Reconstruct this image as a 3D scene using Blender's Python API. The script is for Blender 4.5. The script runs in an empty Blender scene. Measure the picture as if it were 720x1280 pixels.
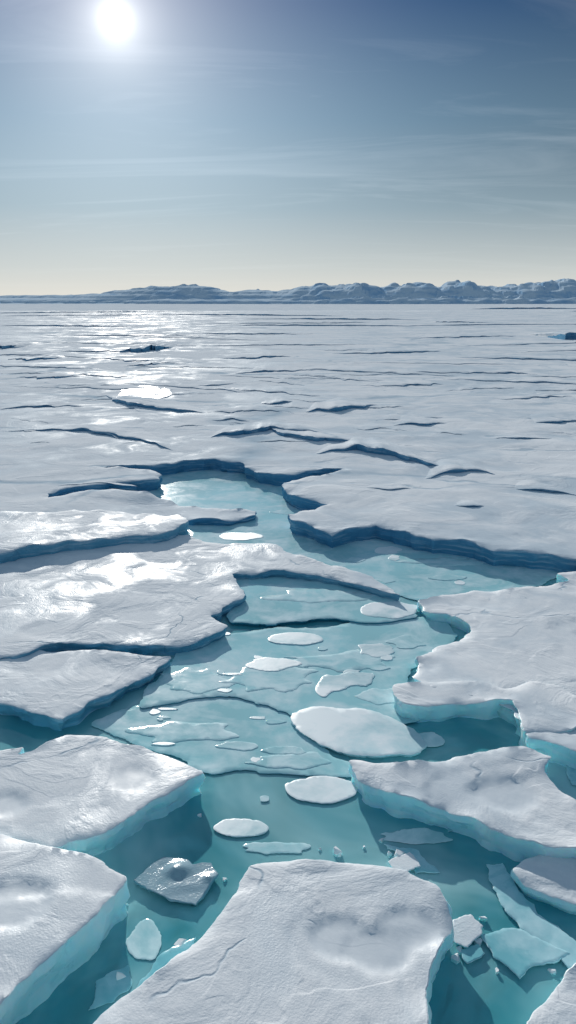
import bpy, math, random
import numpy as np
from mathutils import noise, Vector
from mathutils.geometry import delaunay_2d_cdt

random.seed(7); np.random.seed(7)
scene = bpy.context.scene
scene.view_settings.view_transform = 'Standard'
scene.view_settings.look = 'None'
scene.view_settings.exposure = 0

# ------------------------------------------------------------ camera and sun constants
H = 5.0
PITCH = math.radians(14.93)
FL = 640 / math.tan(math.radians(32.5))
CP, SP = math.cos(PITCH), math.sin(PITCH)
AZ = math.radians(-10.8); EL = math.radians(16.3)
SUN = Vector((math.cos(EL)*math.sin(AZ), math.cos(EL)*math.cos(AZ), math.sin(EL)))

def G(u, v, z=0.0):
    """ground position (metres) of an image pixel, cast through the camera to height z"""
    dx = (u-360)/FL; dy = (640-v)/FL  # u, v are image pixels, turned into a camera ray
    Y = CP + dy*SP; Z = -SP + dy*CP
    t = (z-H)/Z
    return (dx*t, Y*t)

# ------------------------------------------------------------ node helpers
class NT:
    def __init__(s, tree): s.t = tree; s.n = tree.nodes; s.l = tree.links
    def new(s, typ, **kw):
        n = s.n.new(typ)
        for k, v in kw.items(): setattr(n, k, v)
        return n
    def link(s, a, b): s.l.new(a, b)
    def setin(s, sock, val):
        if isinstance(val, bpy.types.NodeSocket): s.l.new(val, sock)
        else: sock.default_value = val
    def math(s, op, a, b=None, c=None, clamp=False):
        n = s.new('ShaderNodeMath', operation=op, use_clamp=clamp)
        s.setin(n.inputs[0], a)
        if b is not None: s.setin(n.inputs[1], b)
        if c is not None: s.setin(n.inputs[2], c)
        return n.outputs[0]
    def vmath(s, op, a, b=None, out=0):
        n = s.new('ShaderNodeVectorMath', operation=op)
        s.setin(n.inputs[0], a)
        if b is not None: s.setin(n.inputs[1], b)
        return n.outputs[out]
    def noise(s, vec, scale, detail=4, rough=0.55, dist=0.0):
        n = s.new('ShaderNodeTexNoise')
        s.setin(n.inputs['Vector'], vec)
        n.inputs['Scale'].default_value = scale; n.inputs['Detail'].default_value = detail
        n.inputs['Roughness'].default_value = rough; n.inputs['Distortion'].default_value = dist
        return n.outputs['Fac']
    def ramp(s, fac, stops, interp='LINEAR'):
        n = s.new('ShaderNodeValToRGB'); cr = n.color_ramp; cr.interpolation = interp
        while len(cr.elements) < len(stops): cr.elements.new(0.5)
        for e, (p, c) in zip(cr.elements, stops):
            e.position = p
            e.color = (c, c, c, 1) if isinstance(c, (int, float)) else (*c, 1)
        s.setin(n.inputs[0], fac)
        return n.outputs[0]
    def mix(s, fac, a, b, mode='MIX'):
        n = s.new('ShaderNodeMix', data_type='RGBA', blend_type=mode)
        s.setin(n.inputs[0], fac)
        for i, v in ((6, a), (7, b)):
            if isinstance(v, tuple): v = (*v, 1) if len(v) == 3 else v
            s.setin(n.inputs[i], v)
        return n.outputs[2]
    def maprange(s, v, a, b, c=0.0, d=1.0):
        n = s.new('ShaderNodeMapRange')
        s.setin(n.inputs[0], v)
        for i, x in zip((1, 2, 3, 4), (a, b, c, d)): n.inputs[i].default_value = x
        return n.outputs[0]

def new_mat(name):
    m = bpy.data.materials.new(name); m.use_nodes = True
    m.node_tree.nodes.clear()
    return m, NT(m.node_tree)

def ice_material(name, side_hi, side_lo, white=(0.86, 0.875, 0.89), bare=(0.56, 0.65, 0.72), bare_amt=0.5,
                 rough=(0.34, 0.62), bump=1.0, far=False, sss=0.0, spec=(0.5, 0.12), fine=0.32):
    m, t = new_mat(name)
    geo = t.new('ShaderNodeNewGeometry'); pos = geo.outputs['Position']
    sep = t.new('ShaderNodeSeparateXYZ'); t.link(pos, sep.inputs[0])
    n_big = t.noise(pos, 0.33 if not far else 0.14, 3, 0.6, 0.6)
    n_mid = t.noise(pos, 1.1 if not far else 0.6, 5, 0.6, 0.9)
    n_step = t.noise(pos, 0.8 if not far else 0.4, 2.5, 0.5, 0.5)
    n_fine = t.noise(pos, 9.0, 4, 0.62)
    mask = t.math('ADD', t.math('MULTIPLY', n_big, 0.5), t.math('MULTIPLY', n_mid, 0.5))
    mask = t.maprange(mask, 0.42, 0.54)                     # 1 = snow, 0 = bare ice
    wet = t.new('ShaderNodeAttribute', attribute_name='wet')
    dry = t.math('SUBTRACT', 1.0, wet.outputs['Fac'])
    mask = t.math('MULTIPLY', mask, t.math('MULTIPLY_ADD', dry, 0.7, 0.3))
    mask0 = mask
    mask = t.math('SUBTRACT', 1.0, t.math('MULTIPLY', t.math('SUBTRACT', 1.0, mask), bare_amt))
    col = t.mix(mask, bare, white)
    col = t.mix(t.maprange(n_fine, 0.35, 0.65, 0.15, 0.0), col, (0.45, 0.54, 0.61))
    # cracks
    wv = t.new('ShaderNodeTexNoise'); wv.inputs['Scale'].default_value = 0.8 if not far else 0.3; wv.inputs['Detail'].default_value = 4
    t.link(pos, wv.inputs['Vector'])
    off = t.new('ShaderNodeVectorMath', operation='SCALE'); t.link(wv.outputs['Color'], off.inputs[0]); off.inputs['Scale'].default_value = 1.6 if not far else 3.5
    wp = t.vmath('ADD', pos, off.outputs[0])
    if far: wp = t.vmath('MULTIPLY', wp, (0.4, 1.1, 1.0))
    vo = t.new('ShaderNodeTexVoronoi', feature='DISTANCE_TO_EDGE'); vo.inputs['Scale'].default_value = 0.32 if not far else 0.18
    t.link(wp, vo.inputs['Vector'])
    cw = 0.008 if not far else 0.018
    crack = t.maprange(vo.outputs['Distance'], 0.0, cw, 1.0, 0.0)
    crack = t.math('MULTIPLY', crack, t.maprange(n_mid, 0.46 if far else 0.48, 0.58))
    crack = t.math('MULTIPLY', crack, dry)
    if far:   # broader leads
        vo2 = t.new('ShaderNodeTexVoronoi', feature='DISTANCE_TO_EDGE'); vo2.inputs['Scale'].default_value = 0.05
        t.link(t.vmath('MULTIPLY', wp, (0.9, 1.4, 1)), vo2.inputs['Vector'])
        c2 = t.math('MULTIPLY', t.maprange(vo2.outputs['Distance'], 0.0, 0.02, 1.0, 0.0), t.maprange(n_big, 0.42, 0.55))
        crack = t.math('MAXIMUM', crack, c2)
    col = t.mix(t.math('MULTIPLY', crack, 0.6), col, (0.22, 0.38, 0.50))
    # side walls: height ramp paints light absorbed with depth into their colour
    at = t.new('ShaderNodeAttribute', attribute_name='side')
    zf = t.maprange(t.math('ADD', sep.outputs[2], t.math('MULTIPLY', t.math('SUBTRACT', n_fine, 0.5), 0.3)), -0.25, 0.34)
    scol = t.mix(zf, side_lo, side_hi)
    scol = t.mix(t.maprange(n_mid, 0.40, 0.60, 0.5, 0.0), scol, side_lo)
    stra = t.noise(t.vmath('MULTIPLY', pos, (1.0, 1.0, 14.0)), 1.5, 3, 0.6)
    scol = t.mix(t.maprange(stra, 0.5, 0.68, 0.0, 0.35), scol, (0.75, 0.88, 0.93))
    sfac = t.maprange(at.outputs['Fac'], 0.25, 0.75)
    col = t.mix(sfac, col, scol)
    bs = t.new('ShaderNodeBsdfPrincipled')
    t.link(col, bs.inputs['Base Color'])
    r = t.maprange(mask, 0.0, 1.0, rough[0], rough[1])
    r = t.math('ADD', r, t.math('MULTIPLY', t.math('SUBTRACT', n_fine, 0.5), 0.35), clamp=True)
    r = t.math('MULTIPLY_ADD', sfac, -0.15, r)
    t.link(r, bs.inputs['Roughness'])
    bs.inputs['IOR'].default_value = 1.31
    t.link(t.maprange(mask0, 0, 0.8, spec[0], spec[1]), bs.inputs['Specular IOR Level'])
    if sss:
        t.link(t.math('MULTIPLY', sfac, sss), bs.inputs['Subsurface Weight'])
        bs.inputs['Subsurface Radius'].default_value = (0.15, 0.7, 1.0)
        bs.inputs['Subsurface Scale'].default_value = 0.3
    # bump: broken edges of thin crust, wind packed snow
    st = t.ramp(n_step, [(0.0, 0.0), (0.44, 0.1), (0.447, 0.6), (0.56, 0.65), (0.565, 1.0), (1.0, 1.0)])
    st = t.math('MULTIPLY', st, t.maprange(n_mid, 0.44, 0.62, 0.0, 0.9))
    hh = t.math('ADD', st, t.math('MULTIPLY', crack, -0.6))
    hh = t.math('ADD', hh, t.math('MULTIPLY', n_fine, fine))
    hh = t.math('ADD', hh, t.math('MULTIPLY', n_mid, 0.7))
    b1 = t.new('ShaderNodeBump'); b1.inputs['Distance'].default_value = 0.032
    t.link(t.math('MULTIPLY', t.math('MULTIPLY_ADD', dry, 0.75, 0.25), 0.5*bump), b1.inputs['Strength'])
    t.link(hh, b1.inputs['Height'])
    nrm = b1.outputs[0]
    if not far:
        n_grain = t.noise(pos, 55.0, 2, 0.6)
        b3 = t.new('ShaderNodeBump'); b3.inputs['Distance'].default_value = 0.006
        t.link(t.math('MULTIPLY_ADD', dry, 0.35, 0.08), b3.inputs['Strength'])
        t.link(n_grain, b3.inputs['Height']); t.link(nrm, b3.inputs['Normal']); nrm = b3.outputs[0]
    t.link(nrm, bs.inputs['Normal'])
    out = t.new('ShaderNodeOutputMaterial'); t.link(bs.outputs[0], out.inputs[0])
    return m

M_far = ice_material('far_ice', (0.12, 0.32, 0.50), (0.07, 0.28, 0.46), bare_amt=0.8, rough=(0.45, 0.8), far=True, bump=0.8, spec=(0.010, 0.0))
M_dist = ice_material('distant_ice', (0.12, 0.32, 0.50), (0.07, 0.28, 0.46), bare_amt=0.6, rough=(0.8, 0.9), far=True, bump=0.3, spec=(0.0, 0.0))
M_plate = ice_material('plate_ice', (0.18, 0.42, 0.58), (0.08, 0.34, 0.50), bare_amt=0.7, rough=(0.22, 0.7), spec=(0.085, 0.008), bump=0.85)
M_floe = ice_material('floe_ice', (0.78, 0.92, 0.96), (0.32, 0.82, 0.90), bare_amt=0.55, rough=(0.24, 0.65), sss=0.35, bump=0.58, spec=(0.45, 0.05), fine=0.2)  # pale side colours paint in part of the backlit turquoise glow
M_dark = ice_material('dark_ice', (0.22, 0.38, 0.46), (0.08, 0.30, 0.38), white=(0.30, 0.43, 0.50), bare=(0.16, 0.32, 0.38), bare_amt=0.9, rough=(0.06, 0.2), bump=0.4, spec=(0.6, 0.4))

def thin_ice_material(name, teal, frost, lo, hi, rough=0.14, edge=(0.06, 0.34, 0.46), spec=0.5, frough=0.5, scl=0.9):
    m, t = new_mat(name)
    geo = t.new('ShaderNodeNewGeometry'); pos = geo.outputs['Position']
    n1 = t.noise(pos, scl, 5, 0.6, 0.7); n2 = t.noise(pos, 5.0, 4, 0.6); n3 = t.noise(pos, 0.35, 2)
    f = t.maprange(t.math('ADD', t.math('MULTIPLY', n1, 0.75), t.math('MULTIPLY', n2, 0.25)), lo, hi)
    tc = t.mix(t.maprange(n3, 0.35, 0.65), tuple(c*0.8 for c in teal), teal)
    col = t.mix(f, tc, frost)
    at = t.new('ShaderNodeAttribute', attribute_name='side')
    col = t.mix(t.maprange(at.outputs['Fac'], 0.3, 0.8), col, edge)
    bs = t.new('ShaderNodeBsdfPrincipled'); t.link(col, bs.inputs['Base Color'])
    t.link(t.maprange(f, 0, 1, rough, frough), bs.inputs['Roughness'])
    bs.inputs['IOR'].default_value = 1.31
    bs.inputs['Specular IOR Level'].default_value = spec
    b = t.new('ShaderNodeBump'); b.inputs['Strength'].default_value = 0.10; b.inputs['Distance'].default_value = 0.010
    t.link(t.math('ADD', n2, f), b.inputs['Height']); t.link(b.outputs[0], bs.inputs['Normal'])
    out = t.new('ShaderNodeOutputMaterial'); t.link(bs.outputs[0], out.inputs[0])
    return m
M_melt = thin_ice_material('meltwater_covered_ice', (0.40, 0.74, 0.79), (0.68, 0.85, 0.88), 0.44, 0.66, rough=0.08, frough=0.12, spec=0.35, scl=1.3)
M_pan = thin_ice_material('slushy_ice', (0.54, 0.77, 0.82), (0.80, 0.88, 0.91), 0.38, 0.56, 0.3, edge=(0.45, 0.73, 0.80), spec=0.3)
M_soft = thin_ice_material('drowned_slush', (0.44, 0.76, 0.81), (0.66, 0.85, 0.88), 0.40, 0.58, 0.10, edge=(0.44, 0.76, 0.81), spec=0.3, frough=0.14, scl=2.2)
M_shard = thin_ice_material('glassy_shard_ice', (0.25, 0.64, 0.72), (0.50, 0.76, 0.82), 0.44, 0.60, 0.1, edge=(0.6, 0.85, 0.9))
M_glaze = thin_ice_material('glazed_wet_ice', (0.78, 0.83, 0.88), (0.84, 0.88, 0.9), 0.44, 0.60, 0.42, edge=(0.4, 0.5, 0.6), spec=1.0)

# water
M_water, t = new_mat('arctic_water')
geo = t.new('ShaderNodeNewGeometry'); pos = geo.outputs['Position']
n1 = t.noise(pos, 0.45, 4, 0.55, 0.6); n2 = t.noise(pos, 3.5, 4, 0.6)
dif = t.new('ShaderNodeBsdfDiffuse')
t.link(t.mix(t.maprange(n1, 0.40, 0.60), (0.12, 0.57, 0.65), (0.46, 0.82, 0.86)), dif.inputs[0])
tr = t.new('ShaderNodeBsdfTransparent'); tr.inputs[0].default_value = (0.58, 0.94, 0.97, 1)
mx = t.new('ShaderNodeMixShader'); t.link(t.maprange(n1, 0.3, 0.7, 0.38, 0.78), mx.inputs[0])
t.link(tr.outputs[0], mx.inputs[1]); t.link(dif.outputs[0], mx.inputs[2])
gl = t.new('ShaderNodeBsdfGlossy'); gl.inputs['Roughness'].default_value = 0.06
fr = t.new('ShaderNodeFresnel'); fr.inputs[0].default_value = 1.33
b = t.new('ShaderNodeBump'); b.inputs['Strength'].default_value = 0.12; b.inputs['Distance'].default_value = 0.02
t.link(n2, b.inputs['Height'])
for nd in (gl, fr): t.link(b.outputs[0], nd.inputs['Normal'])
mx2 = t.new('ShaderNodeMixShader'); t.link(fr.outputs[0], mx2.inputs[0])
t.link(mx.outputs[0], mx2.inputs[1]); t.link(gl.outputs[0], mx2.inputs[2])
out = t.new('ShaderNodeOutputMaterial'); t.link(mx2.outputs[0], out.inputs[0])

M_bed, t = new_mat('deep_ice')
geo = t.new('ShaderNodeNewGeometry'); pos = geo.outputs['Position']
n1 = t.noise(pos, 0.6, 5, 0.6, 0.6)
bs = t.new('ShaderNodeBsdfPrincipled'); bs.inputs['Roughness'].default_value = 0.8
t.link(t.mix(t.maprange(n1, 0.42, 0.58), (0.06, 0.50, 0.58), (0.68, 0.94, 0.96)), bs.inputs['Base Color'])
out = t.new('ShaderNodeOutputMaterial'); t.link(bs.outputs[0], out.inputs[0])

M_hill, t = new_mat('hill_ice')
geo = t.new('ShaderNodeNewGeometry'); pos = geo.outputs['Position']
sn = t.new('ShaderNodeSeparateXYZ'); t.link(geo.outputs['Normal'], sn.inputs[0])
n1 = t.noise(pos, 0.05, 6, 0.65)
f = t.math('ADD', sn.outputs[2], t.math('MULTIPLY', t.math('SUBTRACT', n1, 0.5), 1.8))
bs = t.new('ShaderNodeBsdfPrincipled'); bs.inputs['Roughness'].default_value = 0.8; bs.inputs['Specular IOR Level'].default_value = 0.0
t.link(t.mix(t.maprange(f, 0.6, 1.0), (0.34, 0.54, 0.74), (0.66, 0.77, 0.86)), bs.inputs['Base Color'])  # bluish tints paint distance haze into the hill colour
out = t.new('ShaderNodeOutputMaterial'); t.link(bs.outputs[0], out.inputs[0])

# ------------------------------------------------------------ geometry helpers
def link_obj(name, verts, faces, mat, side=None, origin=None, smooth=True, sharp=None, wet=None):
    verts = np.asarray(verts, dtype=float)
    if origin is None:
        origin = (verts[:, 0].mean(), verts[:, 1].mean(), 0.0)
    me = bpy.data.meshes.new(name)
    me.from_pydata([tuple(v) for v in (verts - np.array(origin))], [], faces)
    if side is not None:
        a = me.attributes.new('side', 'FLOAT', 'POINT'); a.data.foreach_set('value', [float(x) for x in side])
    if wet is not None:
        a = me.attributes.new('wet', 'FLOAT', 'POINT'); a.data.foreach_set('value', [float(x) for x in wet])
    me.materials.append(mat)
    if smooth: me.polygons.foreach_set('use_smooth', [True]*len(me.polygons))
    if sharp: me.set_sharp_from_angle(angle=math.radians(sharp))
    me.update()
    ob = bpy.data.objects.new(name, me); ob.location = origin
    scene.collection.objects.link(ob)
    return ob

def tag(ob, label=None, category=None, group=None, kind=None):
    if label: ob['label'] = label
    if category: ob['category'] = category
    if group: ob['group'] = group
    if kind: ob['kind'] = kind
    return ob

def chaikin(p, k=0.2):
    o = []
    n = len(p)
    for i in range(n):
        a = np.array(p[i]); b2 = np.array(p[(i+1) % n])
        if np.linalg.norm(b2-a) < 1e-6: continue
        o.append(a*(1-k)+b2*k); o.append(a*k+b2*(1-k))
    return o

def refine(p, rng, k=0.0055, amp=0.07):
    out = []
    def sub(a, b2):
        d = np.linalg.norm(b2-a)
        lim = max(0.03, k*max(4.0, np.linalg.norm((a+b2)/2)))
        if d < lim: out.append(a); return
        m = (a+b2)/2
        per = np.array([-(b2-a)[1], (b2-a)[0]])
        m = m + per*max(-0.16, min(0.16, rng.gauss(0, amp)))*min(1.0, 1.6/d)
        sub(a, m); sub(m, b2)
    n = len(p)
    for i in range(n): sub(np.array(p[i]), np.array(p[(i+1) % n]))
    return np.array(out)

# polar lattice of interior sample points, spacing grows with distance
lat = []
r = 3.0
while r < 320:
    step = 0.0065 if r < 80 else 0.012
    th = np.arange(math.radians(-42), math.radians(42), step)
    th = th + (np.random.rand(len(th))-0.5)*step*0.7
    rr = r*(1+(np.random.rand(len(th))-0.5)*0.006)
    lat.append(np.stack([rr*np.sin(th), rr*np.cos(th)], 1))
    r *= 1.011 if r < 30 else (1.018 if r < 90 else 1.05)
LAT = np.concatenate(lat)

def inside(pts, poly):
    x, y = pts[:, 0], pts[:, 1]
    res = np.zeros(len(pts), bool)
    n = len(poly)
    for i in range(n):
        x1, y1 = poly[i]; x2, y2 = poly[(i+1) % n]
        if y1 == y2: continue
        c = ((y1 > y) != (y2 > y)) & (x < (x2-x1)*(y-y1)/(y2-y1)+x1)
        res ^= c
    return res

def mindist(pts, poly):
    d = np.full(len(pts), 1e9)
    for i in range(0, len(pts), 2000):
        q = pts[i:i+2000]
        dd = np.sqrt(((q[:, None, :]-poly[None, :, :])**2).sum(2)).min(1)
        d[i:i+2000] = dd
    return d

def nz(x, y, s, o=0.0, octv=4):
    return noise.fractal(Vector((x*s+o, y*s-o, o*0.37)), 0.9, 2.1, octv)

def sst(a, b2, x):
    x = max(0.0, min(1.0, (x-a)/(b2-a))); return x*x*(3-2*x)

def relief(x, y, amp=1.0, seed=0.0):
    h = 0.036*nz(x, y, 0.20, seed, 2) * amp
    q = nz(x*0.8, y*1.2, 0.5, seed+5.0, 2)
    h += 0.014*amp*(sst(0.02, 0.05, q) + sst(0.30, 0.33, q) - sst(0.25, 0.29, -q))
    h += 0.003*amp*nz(x, y, 1.8, seed+9, 3)
    return h

def slab(name, pts, z, mat, seed=1, amp=1.0, bev=0.010, depth=0.5, world=(), smooth_corners=True, ramp=0.07,
         tilt=(0, 0), foot=0.10, scoops=(), sharp=32, lip=1.0, ck=0.07):
    rng = random.Random(seed)
    P = [G(u, v, z) for u, v in pts]
    if world: P = P + [w for w in world]
    if smooth_corners: P = chaikin(P, ck)
    O = refine(P, rng, amp=ramp)
    area = 0.5*np.sum(O[:, 0]*np.roll(O[:, 1], -1)-np.roll(O[:, 0], -1)*O[:, 1])
    if area < 0: O = O[::-1].copy()
    tan = np.roll(O, -1, 0)-np.roll(O, 1, 0)
    L = np.linalg.norm(tan, axis=1)+1e-9
    N = np.stack([tan[:, 1]/L, -tan[:, 0]/L], 1)   # outward
    for _ in range(2): N = (np.roll(N, 1, 0)+N*2+np.roll(N, -1, 0))
    N /= (np.linalg.norm(N, axis=1)[:, None]+1e-9)
    T = O - N*bev
    cx, cy = O.mean(0)
    bb0, bb1 = T.min(0), T.max(0)
    Q = LAT[(LAT[:, 0] > bb0[0]) & (LAT[:, 0] < bb1[0]) & (LAT[:, 1] > bb0[1]) & (LAT[:, 1] < bb1[1])]
    size = (bb1-bb0).max()
    if size < 1.4:      # small piece: own fine lattice
        s = size/26
        gx, gy = np.meshgrid(np.arange(bb0[0], bb1[0], s), np.arange(bb0[1], bb1[1], s))
        Q = np.stack([gx.ravel(), gy.ravel()], 1); Q += (np.random.rand(*Q.shape)-0.5)*s*0.5
    if len(Q): Q = Q[inside(Q, T)]
    if len(Q):
        D = mindist(Q, T)
        keep = D > np.maximum(0.015, 0.0035*np.hypot(Q[:, 0], Q[:, 1])) if size >= 1.4 else D > size/45
        Q = Q[keep]; D = D[keep]
    else: D = np.zeros(0)
    nT = len(T)
    coords = [Vector(p) for p in T] + [Vector(p) for p in Q]
    edges = [(i, (i+1) % nT) for i in range(nT)]
    res = delaunay_2d_cdt(coords, edges, [list(range(nT))], 1, 1e-5)
    vc, fc, orig = res[0], res[2], res[3]
    Dall = np.concatenate([np.zeros(nT), D])
    lipa = lip*min(0.03, 0.10*max(z, 0))
    def scoop(x, y):
        best = 0.0; wt = 0.0
        for sx, sy, sr, sd, se in scoops:
            q = math.hypot(x-sx, (y-sy)*1.15)/sr + (0.22*nz(x, y, 1.6, 3.3, 1) if sr < 1 else 0.35*nz(x, y, 0.3, 3.3, 3))
            f = 1-sst(se, 1.0, q)
            if sr > 1 or sd < 0: best += sd*f
            else:
                if sd*f > best: best = sd*f
                wt = max(wt, f)
        return best, wt
    def hz(x, y, d):
        hh = z + relief(x, y, amp, seed*3.1) + tilt[0]*(x-cx) + tilt[1]*(y-cy)
        b, wt = scoop(x, y) if scoops else (0, 0)
        hh -= b
        if d < 1.2: hh -= lipa*(0.1+2.2*noise.noise(Vector((x*2.2, y*2.2, seed))))*math.exp(-d/0.12)
        return hh, wt
    verts = []; side = []; wet = []; mapT = {}
    for i, v in enumerate(vc):
        o = orig[i]
        d = Dall[o[0]] if o else 0.0
        if o and o[0] < nT: mapT[o[0]] = i
        hv, wv_ = hz(v.x, v.y, d)
        verts.append((v.x, v.y, hv)); side.append(0.0); wet.append(wv_)
    faces = [tuple(f) for f in fc]
    ok = [i for i in range(nT) if i in mapT]
    prev = [mapT[i] for i in ok]
    ztop = [verts[j][2] for j in prev]
    levels = [(-bev*0.5, 0.0, 0.6), ('f', 0.80, 0.0, 1), ('f', 0.55, -0.01, 1), ('f', 0.28, -0.03, 1), ('f', 0.04, -0.04, 1),
              ('a', -0.12, foot*0.6, 1), ('a', -depth, foot, 1)]
    for lv in levels:
        cur = []
        for j, i in enumerate(ok):
            x, y = O[i]; nx, ny = N[i]
            if lv[0] == 'f': zz = (ztop[j]-bev*0.6)*lv[1]; o2 = lv[2]; sd = lv[3]
            elif lv[0] == 'a': zz = lv[1] if ztop[j] > lv[1]+0.02 else ztop[j]+lv[1]; o2 = lv[2]; sd = lv[3]
            else: zz = ztop[j]+lv[0]; o2 = lv[1]; sd = lv[2]
            o2 += 0.06*noise.noise(Vector((x*5, y*5, zz*9+seed)))*(0 if sd < 1 else 1)*min(1, z/0.15 if z > 0 else 0.3)
            cur.append(len(verts)); verts.append((x+nx*o2, y+ny*o2, zz)); side.append(sd); wet.append(0.0)
        m = len(cur)
        for j in range(m):
            k2 = (j+1) % m
            faces.append((prev[k2], prev[j], cur[j], cur[k2]))
        prev = cur
    return link_obj(name, verts, faces, mat, side, origin=(cx, cy, 0.0), sharp=sharp, wet=wet)

# ------------------------------------------------------------ ice sheet (ground)
ZF = 0.34
F_pts = [(-300, 672), (0, 652), (90, 648), (150, 645), (195, 637), (240, 640), (285, 640), (318, 634), (320, 627), (275, 625),
         (235, 622), (195, 614), (140, 612), (60, 620), (60, 616), (130, 606), (200, 597), (196, 590), (130, 584), (200, 581), (262, 574), (300, 578),
         (322, 590), (350, 594), (380, 590), (432, 587), (400, 594), (372, 598), (352, 606), (362, 616), (385, 624), (412, 631), (385, 637), (360, 643),
         (385, 655), (415, 667), (440, 660), (470, 656), (540, 673), (620, 688), (680, 692), (720, 698), (950, 730)]
dp = G(250, 633, 0.3)
F = slab('ice_sheet', F_pts, ZF, M_far, seed=2, amp=0.8, bev=0.02, depth=0.5,
         world=[(45, 15), (230, 305), (-230, 305), (-45, 18)], smooth_corners=False, ramp=0.065, scoops=[(dp[0], dp[1], 2.6, 0.22, 0.3)])
tag(F, kind='structure', label='wide snow covered sea ice sheet with cracks')

vs = []; fs = []
ys = [285, 330, 400, 500, 650, 850, 1200, 2000, 4000, 9000]
for y in ys:
    for i in range(41):
        x = (i-20)/20*y*1.6
        vs.append((x, y, 0.32+0.15*noise.noise(Vector((x*0.01, y*0.01, 0))) - (0.3 if y == 285 else 0)))
for j in range(len(ys)-1):
    for i in range(40):
        a = j*41+i; fs.append((a, a+1, a+42, a+41))
tag(link_obj('distant_ice_field', vs, fs, M_dist, [0]*len(vs)), kind='structure', label='flat snowy sea ice reaching the horizon')

# ------------------------------------------------------------ plates
def plate(name, pts, z, mat, label, cat='ice plate', group='ice plates beside the channel', **k):
    return tag(slab(name, pts, z, mat, **k), label=label, category=cat, group=group)

plate('ice_plate', [(-150, 642), (0, 640), (100, 638), (190, 643), (228, 643), (234, 655), (205, 668), (150, 672), (80, 680), (0, 693), (-150, 712)],
      0.36, M_plate, 'broad flat snowy ice plate with dark blue broken edge', seed=3)
plate('ice_plate', [(-150, 690), (0, 690), (100, 680), (235, 668), (280, 680), (345, 680), (355, 690), (400, 702), (455, 715), (502, 744), (470, 735), (420, 722), (350, 713), (290, 716),
                    (298, 730), (306, 745), (285, 756), (262, 768), (286, 782), (262, 795), (235, 804), (180, 806), (130, 803), (60, 806), (0, 822), (-150, 850)],
      0.19, M_plate, 'large cracked snowy ice plate reaching into turquoise meltwater', seed=4)
plate('ice_plate', [(-150, 830), (0, 816), (30, 806), (60, 815), (110, 812), (170, 818), (216, 822), (190, 842), (150, 862), (112, 880), (76, 903), (40, 893), (0, 881), (-150, 850)],
      0.15, M_plate, 'pointed snowy ice plate with blue shadowed rim', seed=5, ramp=0.04)
plate('ice_plate', [(900, 700), (720, 714), (695, 719), (712, 727), (690, 732), (640, 738), (560, 742), (522, 750), (530, 762), (560, 766), (588, 780), (580, 795), (545, 806), (520, 822),
                    (515, 845), (540, 862), (640, 885), (660, 925), (720, 945), (900, 990)],
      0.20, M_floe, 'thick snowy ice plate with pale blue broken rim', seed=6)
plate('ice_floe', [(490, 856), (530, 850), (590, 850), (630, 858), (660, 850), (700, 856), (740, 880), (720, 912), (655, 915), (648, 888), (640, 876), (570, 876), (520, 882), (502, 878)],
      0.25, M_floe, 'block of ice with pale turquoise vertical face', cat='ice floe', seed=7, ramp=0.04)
# near floes
fl = 'broken floes in the channel'
q0 = G(635, 985, .28)
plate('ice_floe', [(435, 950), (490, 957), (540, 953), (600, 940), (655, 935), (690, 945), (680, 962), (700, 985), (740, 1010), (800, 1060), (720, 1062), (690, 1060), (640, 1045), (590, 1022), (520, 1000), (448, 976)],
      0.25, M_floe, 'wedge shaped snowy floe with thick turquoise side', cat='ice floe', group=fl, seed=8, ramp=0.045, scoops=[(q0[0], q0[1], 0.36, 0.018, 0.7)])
plate('ice_floe', [(640, 1088), (655, 1075), (690, 1062), (760, 1062), (820, 1120), (730, 1135), (690, 1122), (655, 1106)],
      0.12, M_floe, 'rounded snow covered floe with smooth edges', cat='ice floe', group=fl, seed=9, ramp=0.03)
q1 = G(5, 1000, .3); q4 = G(165, 970, .3)
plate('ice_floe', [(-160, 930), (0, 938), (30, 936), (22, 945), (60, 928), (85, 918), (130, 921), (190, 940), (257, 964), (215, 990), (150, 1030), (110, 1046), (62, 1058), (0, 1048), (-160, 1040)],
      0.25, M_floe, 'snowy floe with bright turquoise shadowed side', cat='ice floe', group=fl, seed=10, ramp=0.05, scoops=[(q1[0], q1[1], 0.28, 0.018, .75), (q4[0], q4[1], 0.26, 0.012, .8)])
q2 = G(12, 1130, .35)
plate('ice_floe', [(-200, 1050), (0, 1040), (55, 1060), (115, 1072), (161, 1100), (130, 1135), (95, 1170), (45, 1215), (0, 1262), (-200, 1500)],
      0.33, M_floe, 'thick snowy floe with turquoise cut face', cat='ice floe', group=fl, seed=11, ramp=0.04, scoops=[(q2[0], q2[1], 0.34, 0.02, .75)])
s1 = G(430, 1172, 0.3); s2 = G(505, 1158, 0.3); s3 = G(475, 1185, .3)
sc_b = [(s1[0], s1[1], 0.30, 0.020, .7), (s2[0], s2[1], 0.30, 0.018, .7), (s3[0], s3[1], 0.30, 0.020, .7)]
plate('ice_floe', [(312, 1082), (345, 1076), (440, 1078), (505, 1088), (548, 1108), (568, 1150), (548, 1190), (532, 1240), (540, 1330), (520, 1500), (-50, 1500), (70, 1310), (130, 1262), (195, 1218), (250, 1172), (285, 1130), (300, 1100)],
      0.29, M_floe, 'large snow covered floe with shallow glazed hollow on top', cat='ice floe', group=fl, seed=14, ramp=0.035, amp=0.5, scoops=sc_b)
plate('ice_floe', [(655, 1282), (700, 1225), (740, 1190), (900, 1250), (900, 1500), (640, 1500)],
      0.22, M_floe, 'snowy floe corner above dark teal water', cat='ice floe', group=fl, seed=13, ramp=0.04)

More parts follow.
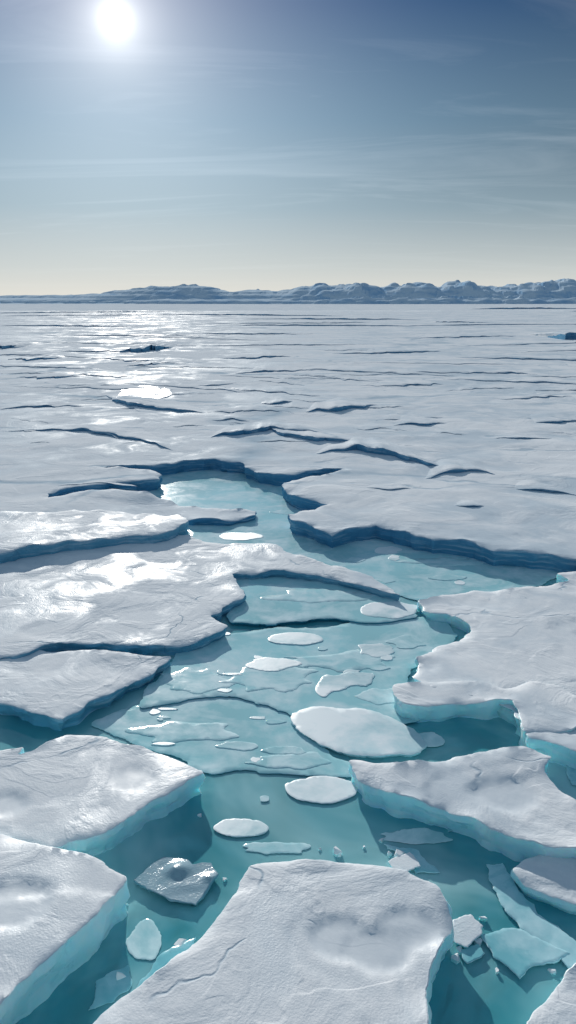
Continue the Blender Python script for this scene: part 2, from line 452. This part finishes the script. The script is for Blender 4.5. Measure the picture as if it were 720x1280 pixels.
# flooded plates
fg = 'meltwater covered plates in the channel'
mk = dict(amp=0.07, bev=0.006, depth=0.2, lip=0)
lb = 'thin ice plate covered with teal meltwater'
plate('flooded_ice_plate', [(150, 596), (200, 588), (300, 585), (380, 600), (400, 640), (470, 655), (620, 680), (720, 715), (640, 742), (560, 745), (528, 752), (480, 738), (400, 715), (340, 695), (240, 690), (225, 660), (200, 640)], 0.015, M_melt, lb, group=fg, seed=19, **mk)
plate('flooded_ice_plate', [(285, 716), (350, 700), (420, 706), (500, 748), (524, 771), (470, 779), (400, 773), (340, 781), (285, 778)], 0.055, M_melt, lb, group=fg, seed=20, **mk)
plate('flooded_ice_plate', [(230, 800), (300, 790), (400, 785), (510, 770), (560, 775), (570, 800), (525, 830), (505, 865), (530, 900), (440, 905), (380, 903), (335, 882), (290, 870), (240, 873), (172, 886), (200, 845)], 0.033, M_melt, lb, group=fg, seed=21, **mk)
plate('flooded_ice_plate', [(110, 905), (170, 880), (260, 870), (340, 880), (400, 930), (450, 960), (440, 972), (350, 967), (300, 962), (262, 968), (180, 935)], 0.015, M_melt, lb, group=fg, seed=22, **mk)

def blob(cx, cy, rx, ry, seed, n=14, irr=0.18):
    rg = random.Random(seed)
    return [(cx+rx*math.cos(a)*(1+rg.uniform(-irr, irr)), cy+ry*math.sin(a)*(1+rg.uniform(-irr, irr))) for a in [2*math.pi*i/n for i in range(n)]]
pans = [([(362, 893), (378, 886), (400, 882), (425, 886), (450, 884), (482, 893), (505, 905), (525, 918), (535, 932), (520, 944), (490, 943), (460, 946), (425, 941), (400, 930), (380, 918), (368, 908)], 0.048, 'broad white slab of slushy ice afloat', M_pan),
        (blob(370, 798, 36, 8, 1, irr=.08), 0.042, 'oval white pan of thin ice', M_pan),
        ([(392, 862), (405, 842), (420, 845), (440, 838), (450, 845), (470, 840), (462, 858), (440, 856), (430, 862), (415, 864), (405, 873)], 0.041, 'ragged white patch of thin ice', M_pan),
        (blob(488, 762, 36, 11, 3), 0.062, 'oval white pan of thin ice', M_pan),
        (blob(402, 987, 48, 17, 4, irr=.1), 0.016, 'rounded pale pan of thin ice', M_pan),
        (blob(301, 1034, 35, 12, 5, irr=.08), 0.016, 'oval white pan of thin ice', M_pan),
        (blob(340, 830, 32, 8, 6, irr=.35), 0.040, 'ragged white patch of thin ice', M_pan),
        (blob(470, 812, 24, 10, 7, irr=.35), 0.040, 'ragged white patch of thin ice', M_pan),
        (blob(485, 688, 20, 5, 8), 0.021, 'small oval pan of thin ice', M_pan),
        (blob(560, 722, 24, 3.5, 9), 0.020, 'small oval pan of thin ice', M_soft),
        (blob(300, 670, 30, 5, 12), 0.020, 'small oval pan of thin ice', M_pan),
        (blob(360, 640, 22, 3, 13), 0.020, 'small oval pan of thin ice', M_soft),
        (blob(510, 802, 24, 8, 14, irr=.35), 0.040, 'ragged white patch of thin ice', M_soft),
        (blob(300, 932, 26, 6, 16, irr=.4), 0.020, 'ragged white patch of thin ice', M_soft),
        (blob(355, 938, 24, 6, 17, irr=.4), 0.020, 'ragged white patch of thin ice', M_soft),
        (blob(535, 925, 26, 9, 18, irr=.3), 0.014, 'ragged white patch of thin ice', M_soft),
        (blob(340, 848, 60, 16, 31, n=20, irr=.35), 0.0368, 'drowned sheet of pale slush', M_soft),
        (blob(425, 826, 70, 12, 32, n=20, irr=.35), 0.0372, 'drowned sheet of pale slush', M_soft),
        (blob(245, 850, 44, 14, 33, n=20, irr=.35), 0.0370, 'drowned sheet of pale slush', M_soft),
        (blob(230, 915, 60, 14, 34, n=20, irr=.35), 0.0180, 'drowned sheet of pale slush', M_soft),
        (blob(360, 950, 50, 10, 35, n=20, irr=.35), 0.0182, 'drowned sheet of pale slush', M_soft),
        (blob(520, 1045, 40, 9, 36, n=16, irr=.35), 0.008, 'drowned sheet of pale slush', M_soft),
        (blob(400, 745, 60, 9, 37, n=18, irr=.35), 0.0590, 'drowned sheet of pale slush', M_soft),
        (blob(430, 672, 50, 5, 38, n=16, irr=.35), 0.0190, 'drowned sheet of pale slush', M_soft),
        (blob(560, 702, 60, 5, 39, n=16, irr=.35), 0.0186, 'drowned sheet of pale slush', M_soft),
        (blob(480, 870, 30, 10, 40, n=16, irr=.3), 0.0366, 'drowned sheet of pale slush', M_soft),
        (blob(182, 1175, 22, 26, 41, n=12, irr=.25), 0.008, 'drowned sheet of pale slush', M_soft),
        (blob(345, 1060, 40, 9, 42, n=16, irr=.3), 0.006, 'drowned sheet of pale slush', M_soft)]
for i, (p, z, l2, mt) in enumerate(pans):
    plate('ice_pan', p, z, mt, l2, cat='ice pan', group='thin ice pans afloat', seed=40+i, amp=0.05, bev=0.003, depth=0.06, foot=0.01, ramp=0.07, lip=0, ck=.2)

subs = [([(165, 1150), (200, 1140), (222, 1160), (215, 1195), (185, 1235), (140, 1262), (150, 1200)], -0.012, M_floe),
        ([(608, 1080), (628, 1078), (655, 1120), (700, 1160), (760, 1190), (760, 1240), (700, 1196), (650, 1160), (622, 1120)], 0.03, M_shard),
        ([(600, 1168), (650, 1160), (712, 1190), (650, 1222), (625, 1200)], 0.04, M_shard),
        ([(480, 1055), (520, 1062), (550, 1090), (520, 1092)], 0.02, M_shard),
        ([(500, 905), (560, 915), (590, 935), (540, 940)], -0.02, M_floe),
        ([(262, 1046), (330, 1052), (345, 1078), (290, 1075)], -0.02, M_floe),
        ([(190, 1050), (235, 1040), (262, 1062), (210, 1068)], -0.04, M_floe),
        ([(360, 1010), (430, 1005), (520, 1040), (470, 1060), (400, 1050)], -0.02, M_floe),
        ([(262, 975), (340, 972), (350, 1000), (300, 1012), (258, 1005)], -0.02, M_floe),
        ([(640, 1215), (690, 1235), (660, 1262), (600, 1260)], -0.05, M_floe),
        ([(570, 1210), (600, 1225), (590, 1275), (552, 1290)], -0.08, M_floe),
        ([(590, 1085), (625, 1100), (650, 1150), (605, 1150)], -0.04, M_floe),
        ([(700, 935), (760, 930), (760, 1000), (715, 980)], 0.03, M_shard),
        ([(205, 1190), (245, 1172), (240, 1185), (200, 1215), (170, 1240)], 0.02, M_shard),
        ([(120, 1225), (160, 1205), (165, 1230), (110, 1262)], 0.015, M_shard),
        ([(230, 1130), (262, 1118), (275, 1140), (245, 1165), (225, 1150)], -0.015, M_floe),
        ([(95, 1195), (125, 1170), (150, 1180), (130, 1215), (85, 1235)], -0.02, M_floe),
        ([(566, 1150), (588, 1143), (604, 1158), (585, 1185), (568, 1178)], 0.05, M_floe),
        ([(575, 1188), (598, 1180), (606, 1192), (584, 1204)], 0.03, M_shard),
        ([(485, 1078), (512, 1066), (526, 1084), (500, 1092)], 0.04, M_floe),
        ([(548, 1010), (575, 1005), (600, 1030), (560, 1040)], 0.01, M_shard)]
for i, (p, z, mt) in enumerate(subs):
    plate('ice_shard', p, z, mt, 'pale glassy ice shard lying level with the water', cat='ice shard', group='thin ice shards in the water', seed=60+i, amp=0.3, bev=0.006, depth=0.25, foot=0.02, smooth_corners=False, lip=0)

def chunk(name, u, v, r, h, seed, mat, label, flat=1.0, z0=0.0, group='small broken ice chunks'):
    import bmesh
    rg = random.Random(seed); x0, y0 = G(u, v, z0)
    bm = bmesh.new()
    for _ in range(14):
        a = rg.uniform(0, 6.28); q = rg.uniform(0.55, 1)
        bm.verts.new((r*q*math.cos(a), r*q*math.sin(a)*flat, rg.choice([-0.12, h*0.3, h*rg.uniform(0.4, 1)])))
    res = bmesh.ops.convex_hull(bm, input=bm.verts)
    for g in [e for e in res['geom_interior'] if isinstance(e, bmesh.types.BMVert)]: bm.verts.remove(g)
    bmesh.ops.bevel(bm, geom=list(bm.edges), offset=r*0.03, segments=1, affect='EDGES')
    me = bpy.data.meshes.new(name); bm.to_mesh(me); bm.free()
    a = me.attributes.new('side', 'FLOAT', 'POINT'); me.update()
    a.data.foreach_set('value', [0.0 if vv.normal.z > 0.55 else 0.8 for vv in me.vertices])
    me.materials.append(mat)
    ob = bpy.data.objects.new(name, me); ob.location = (x0, y0, z0); scene.collection.objects.link(ob)
    return tag(ob, label=label, category='ice chunk', group=group)

a1 = G(190, 1098, .1); a2 = G(222, 1082, .1); a4 = G(262, 1092, .1)
dk = slab('ice_chunk', [(167, 1100), (185, 1083), (205, 1070), (235, 1074), (240, 1080), (264, 1078), (273, 1092), (262, 1105), (245, 1130), (205, 1120)], 0.055, M_dark, seed=71, amp=0.6, bev=0.008, depth=0.2, ramp=0.04, sharp=12,
          smooth_corners=False, lip=0, scoops=[(a2[0], a2[1], 0.15, -0.04, 0), (a4[0], a4[1], 0.09, -0.02, 0)])
tag(dk, label='dark grey jagged ice chunk floating in teal water', category='ice chunk', group='small broken ice chunks')
for i, (u, v, r, h) in enumerate([(421, 1068, .06, .08), (500, 1072, .07, .07), (518, 1084, .05, .05), (588, 1163, .06, .08), (598, 1180, .04, .04), (488, 1070, .04, .05), (570, 1200, .05, .04),
                                  (226, 1182, .06, .04), (150, 1222, .05, .04), (478, 1052, .04, .03), (560, 985, .05, .03), (250, 1020, .03, .02), (575, 1190, .04, .04), (604, 1150, .04, .04), (690, 1215, .04, .03), (232, 1196, .03, .03),
                                  (280, 1100, .03, .02), (160, 1130, .03, .02), (620, 1215, .03, .03), (400, 1062, .02, .02), (455, 1060, .02, .02)]):
    chunk('ice_chunk', u, v, r, h, 80+i, M_floe, 'small broken chunk of pale ice in water')
rg = random.Random(5)
cnt = 0
while cnt < 46:
    u = rg.uniform(130, 640); v = rg.uniform(640, 1060)
    z = None
    if v < 740 and 370 < u < 640: z = 0.021
    elif 790 < v < 870 and 230 < u < 510: z = 0.0405
    elif 885 < v < 950 and 150 < u < 370: z = 0.0215
    elif 980 < v < 1060 and 270 < u < 450 and rg.random() < .3: z = 0.012
    if z is None: continue
    cnt += 1
    plate('ice_pan', blob(u, v, rg.uniform(3, 16), rg.uniform(1.5, 4), 100+cnt, n=9, irr=.35), z, M_pan if cnt % 2 else M_soft, 'tiny fleck of thin ice', cat='ice pan', group='thin ice pans afloat',
          seed=200+cnt, amp=0.03, bev=0.003, depth=0.03, foot=0.01, ramp=0.03, lip=0, ck=.2)

# ------------------------------------------------------------ ledges on the far sheet
def ledge(pts, h, D, seed, label='low raised ice ledge with dark blue shadowed face'):
    rg = random.Random(seed)
    h = h*0.62; D = D*1.5
    z0 = ZF
    W = np.array([G(u, v, z0+h*0.7) for u, v in pts])
    seg = np.linalg.norm(np.diff(W, axis=0), axis=1); s = np.concatenate([[0], np.cumsum(seg)])
    nu = max(46, int(len(pts)*16)); nv = 12
    S = np.linspace(0, s[-1], nu)
    X = np.interp(S, s, W[:, 0]); Y = np.interp(S, s, W[:, 1])
    for _ in range(2):
        X[1:-1] = (X[:-2]+2*X[1:-1]+X[2:])/4; Y[1:-1] = (Y[:-2]+2*Y[1:-1]+Y[2:])/4
    verts = []; side = []; rows = []
    def base(x, y): return z0 + relief(x, y, 0.8, 2*3.1)
    sk = rg.uniform(0.6, 1.6)
    w = np.array([max(0.0, math.sin(math.pi*(i/(nu-1))**sk))**0.9 for i in range(nu)])
    fq = 3.0/max(1.5, s[-1]/5)
    jx = [0.10*D*noise.noise(Vector((X[i]*fq, Y[i]*fq, seed)))+0.015*D*noise.noise(Vector((X[i]*fq*5, Y[i], seed))) for i in range(nu)]
    W2 = [h*w[i]*(1+0.5*noise.noise(Vector((X[i]*fq, Y[i]*0.8, seed+4)))) for i in range(nu)]
    def row(f):
        r0 = []
        for i in range(nu):
            x, y, zz, sd = f(i); r0.append(len(verts)); verts.append((x, y, zz)); side.append(sd)
        rows.append(r0)
    row(lambda i: (X[i], Y[i]+jx[i]+0.10*w[i], base(X[i], Y[i]+jx[i])-0.12, 1))
    row(lambda i: (X[i], Y[i]+jx[i]+0.04*w[i], base(X[i], Y[i]+jx[i])+W2[i]*0.5-0.02, 1))
    row(lambda i: (X[i], Y[i]+jx[i], base(X[i], Y[i]+jx[i])+W2[i]*0.92-0.02, 1))
    row(lambda i: (X[i], Y[i]+jx[i]+0.02, base(X[i], Y[i]+jx[i])+W2[i]-0.02, 0))
    for j in range(1, nv+1):
        v = j/nv
        def f(i, v=v):
            yy = Y[i]+jx[i]+0.03+D*v*(0.15+0.85*w[i]); xx = X[i]
            return (xx, yy, base(xx, yy)+W2[i]*(1-sst(0, 1, v))*(1 if v < 1 else 0)-0.02-0.03*v, 0)
        row(f)
    faces = []
    for a, b2 in zip(rows[:-1], rows[1:]):
        for i in range(nu-1): faces.append((a[i], a[i+1], b2[i+1], b2[i]))
    ob = link_obj('ice_ledge', verts, faces, M_far, side, sharp=40)
    tag(ob, label=label, category='ice ledge', group='raised ledges on the ice sheet')

L = [([(-30, 537), (0, 536), (60, 535), (110, 537), (150, 545), (190, 553), (228, 563)], .20, 2.5),
     ([(105, 538), (125, 541), (155, 548)], .15, 2),
     ([(118, 487), (135, 494), (150, 502), (200, 509), (262, 514)], .30, 4),
     ([(262, 543), (300, 541), (340, 534), (380, 536), (432, 538)], .28, 3),
     ([(335, 532), (352, 542), (395, 549), (440, 548), (498, 556)], .24, 2.5),
     ([(380, 512), (420, 510), (478, 503)], .28, 4),
     ([(392, 562), (430, 558), (470, 560), (520, 572), (565, 580)], .36, 3),
     ([(525, 594), (560, 588), (600, 586), (622, 589)], .20, 2),
     ([(490, 530), (530, 529), (565, 526)], .14, 3),
     ([(325, 503), (350, 503), (370, 500)], .16, 3),
     ([(140, 434), (175, 436), (215, 431)], .7, 14),
     ([(150, 455), (175, 456), (200, 453)], .25, 8),
     ([(-30, 430), (5, 433), (30, 431)], .5, 12),
     ([(684, 416), (705, 419), (760, 417)], 1.2, 12),
     ([(640, 607), (680, 612), (740, 619)], .12, 1.5),
     ([(560, 631), (585, 632), (612, 631)], .10, 1),
     ([(670, 527), (695, 527), (740, 522)], .15, 3),
     ([(-20, 510), (60, 507), (120, 506)], .14, 4),
     ([(430, 480), (500, 482), (560, 478)], .13, 5),
     ([(290, 466), (340, 463), (400, 461)], .18, 6),
     ([(560, 466), (620, 465), (690, 468)], .15, 6),
     ([(20, 470), (60, 472), (110, 468)], .18, 6),
     ([(0, 447), (40, 449), (80, 446)], .25, 8),
     ([(250, 525), (290, 524), (320, 527)], .12, 3),
     ([(440, 606), (480, 611), (530, 610)], .07, 1.2),
     ([(600, 545), (650, 548), (700, 545)], .1, 2),
     ([(60, 608), (120, 604), (170, 606)], .05, .6),
     ([(220, 480), (260, 482), (300, 479)], .14, 4),
     ([(400, 440), (470, 441), (560, 438)], .22, 9),
     ([(250, 446), (300, 447), (370, 444)], .2, 8),
     ([(590, 495), (640, 498), (720, 494)], .12, 4)]
rg = random.Random(11)
for i in range(80):
    v = 383 + 180*rg.random()**1.2; u = rg.uniform(-60, 720)
    Lw = rg.uniform(90, 320)*(1 if v < 500 else .5); sl_ = rg.uniform(-.03, .05)*(v-372)/60
    dist = 5/math.tan(math.radians(14.93)+math.atan((v-640)/FL))
    p = [(u+Lw*k/5, v+sl_*Lw*k/5+rg.uniform(-1, 1)*(v-372)/160) for k in range(6)]
    L.append((p, rg.uniform(.0011, .0024)*dist, 0.10*dist))
for i, (p, h, D) in enumerate(L): ledge(p, h, D, 300+i)
gz = slab('meltwater_pool', blob(176, 493, 34, 10, 77, n=18, irr=.3), ZF+0.035, M_glaze, seed=78, amp=0.1, bev=0.01, depth=0.3, lip=0, ck=.2)
tag(gz, kind='structure', label='glazed wet pool of ice gleaming in the sun')

# ------------------------------------------------------------ water, deep ice
wa = link_obj('water', [(-80, -6, 0), (80, -6, 0), (80, 60, 0), (-80, 60, 0)], [(0, 1, 2, 3)], M_water, origin=(0, 0, 0), smooth=False)
tag(wa, kind='structure', label='calm turquoise arctic water in the channel')
wa = link_obj('deep_ice_bed', [(-80, -6, -.8), (80, -6, -.8), (80, 60, -.8), (-80, 60, -.8)], [(0, 1, 2, 3)], M_bed, origin=(0, 0, 0), smooth=False)
tag(wa, kind='structure', label='submerged ice deep under the water')

# ------------------------------------------------------------ hills on the horizon
prof = [(-400, 364), (-60, 362), (0, 361), (60, 362), (110, 358), (150, 352), (200, 350), (260, 348), (285, 354), (320, 352), (345, 357), (370, 352), (400, 346), (425, 349), (450, 344), (480, 352),
        (520, 348), (560, 350), (590, 344), (625, 354), (660, 349), (690, 346), (712, 342), (740, 348), (900, 352), (1200, 362)]
def hills(name, y0, yd, hs, seed, shift, label):
    nx, ny = 620, 26
    vs = []; fs = []
    px_m = FL/(y0*CP)
    for j in range(ny):
        fy = j/(ny-1)
        for i in range(nx):
            u = -420+i*(1640/(nx-1))
            x = (u-360)/FL*y0*1.0
            hpx = 372-np.interp(u+shift, [p[0] for p in prof], [p[1] for p in prof])
            env = math.sin(math.pi*min(1, fy*1.0))**0.6
            n = noise.hetero_terrain(Vector((x*0.012, fy*2.2+seed, seed)), 0.7, 2.2, 6, 0.6)
            jag = sst(300, 480, u)
            c = abs(noise.noise(Vector((x*0.045, fy*3, seed+3))))
            hh = hs*hpx/px_m*env*min(1.15, 0.70+0.20*n*0.8+(0.15+0.55*jag)*c)
            hh += env*(1.2+2.2*jag)*noise.noise(Vector((x*0.10, fy*7, seed)))
            hh = hh*0.8 + 0.2*round(hh/4.0)*4.0
            vs.append((x, y0+fy*yd, hh*1.0-0.4))
    for j in range(ny-1):
        for i in range(nx-1):
            a = j*nx+i; fs.append((a, a+1, a+nx+1, a+nx))
    ob = link_obj(name, vs, fs, M_hill, smooth=False)
    tag(ob, kind='structure', label=label)
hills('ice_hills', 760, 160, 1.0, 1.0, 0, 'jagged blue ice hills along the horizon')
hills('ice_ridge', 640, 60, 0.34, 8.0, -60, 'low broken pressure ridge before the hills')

# ------------------------------------------------------------ light, sky
sl = bpy.data.lights.new('sun', 'SUN'); sl.energy = 4.3; sl.angle = math.radians(0.5); sl.color = (1.0, 0.95, 0.88)
so = bpy.data.objects.new('sun', sl); so.rotation_euler = SUN.to_track_quat('Z', 'Y').to_euler(); so.location = (0, 0, 50)
scene.collection.objects.link(so)

w = bpy.data.worlds.new('World'); scene.world = w; w.use_nodes = True
w.node_tree.nodes.clear(); t = NT(w.node_tree)
sky = t.new('ShaderNodeTexSky', sky_type='NISHITA'); sky.sun_disc = False
sky.sun_elevation = EL; sky.sun_rotation = AZ; sky.air_density = 1.0; sky.dust_density = 0.6; sky.ozone_density = 2.0
tc = t.new('ShaderNodeTexCoord'); d = t.vmath('NORMALIZE', tc.outputs['Generated'])
sepd = t.new('ShaderNodeSeparateXYZ'); t.link(d, sepd.inputs[0])
dot = t.math('MAXIMUM', t.vmath('DOT_PRODUCT', d, tuple(SUN), out=1), 0.0)
# Nishita sky, its glare toned down, with the haze colours of the day; unseen upper sky brightened as blue fill
toned = t.vmath('MULTIPLY', sky.outputs[0], (0.05, 0.05, 0.05))
toned = t.vmath('DIVIDE', toned, t.vmath('ADD', toned, (0.9, 0.9, 0.9)))
haze = t.ramp(t.math('MAXIMUM', sepd.outputs[2], 0.0), [(0.0, (0.70, 0.69, 0.64)), (0.035, (0.53, 0.58, 0.58)), (0.10, (0.28, 0.39, 0.46)), (0.19, (0.13, 0.24, 0.345)), (0.30, (0.020, 0.082, 0.20)), (0.5, (0.20, 0.31, 0.44)), (1.0, (0.27, 0.40, 0.53))])
sidef = t.maprange(t.math('POWER', dot, 12.0), 0.0, 1.0, 0.62, 1.35)
fall = t.mix(t.maprange(sepd.outputs[2], 0.02, 0.14), (1, 1, 1), t.vmath('MULTIPLY', (1, 1, 1), sidef))
sc = t.vmath('ADD', t.vmath('MULTIPLY', haze, fall), t.vmath('MULTIPLY', toned, (0.08, 0.08, 0.09)))
b1 = t.new('ShaderNodeBackground'); t.link(sc, b1.inputs[0]); b1.inputs[1].default_value = 1.0
def glow(p, col, s):
    bg = t.new('ShaderNodeBackground'); bg.inputs[0].default_value = (*col, 1)
    t.link(t.math('MULTIPLY', t.math('POWER', dot, p), s), bg.inputs[1]); return bg.outputs[0]
cv = t.new('ShaderNodeCombineXYZ')
zz = t.math('ADD', t.math('MAXIMUM', sepd.outputs[2], 0.0), 0.10)
t.link(t.math('DIVIDE', sepd.outputs[0], zz), cv.inputs[0]); t.link(t.math('DIVIDE', sepd.outputs[1], zz), cv.inputs[1])
mp = t.new('ShaderNodeMapping'); t.link(cv.outputs[0], mp.inputs[0]); mp.inputs['Scale'].default_value = (0.45, 1.7, 1); mp.inputs['Rotation'].default_value = (0, 0, 0.35)
cn = t.noise(mp.outputs[0], 1.0, 8, 0.6, 1.2)
cf = t.math('MULTIPLY', t.maprange(cn, 0.50, 0.85), t.maprange(sepd.outputs[2], 0.0, 0.1))
bc = t.new('ShaderNodeBackground'); bc.inputs[0].default_value = (0.82, 0.82, 0.84, 1); t.link(t.math('MULTIPLY', cf, 0.17), bc.inputs[1])
acc = b1.outputs[0]
for s2 in (bc.outputs[0], glow(60000, (1, .97, .92), 60), glow(8000, (1, .97, .92), 0.7), glow(1500, (1, .96, .9), 0.38), glow(250, (1, .96, .9), 0.26), glow(45, (1, .95, .88), 0.20)):
    ad = t.new('ShaderNodeAddShader'); t.link(acc, ad.inputs[0]); t.link(s2, ad.inputs[1]); acc = ad.outputs[0]
out = t.new('ShaderNodeOutputWorld'); t.link(acc, out.inputs[0])

# ------------------------------------------------------------ camera
cam = bpy.data.cameras.new('camera'); co = bpy.data.objects.new('camera', cam); scene.collection.objects.link(co)
cam.sensor_fit = 'VERTICAL'; cam.sensor_height = 24; cam.lens = 12/math.tan(math.radians(32.5))
cam.clip_start = 0.1; cam.clip_end = 20000
co.location = (0, 0, H); co.rotation_euler = (math.pi/2-PITCH, 0, 0)
scene.camera = co
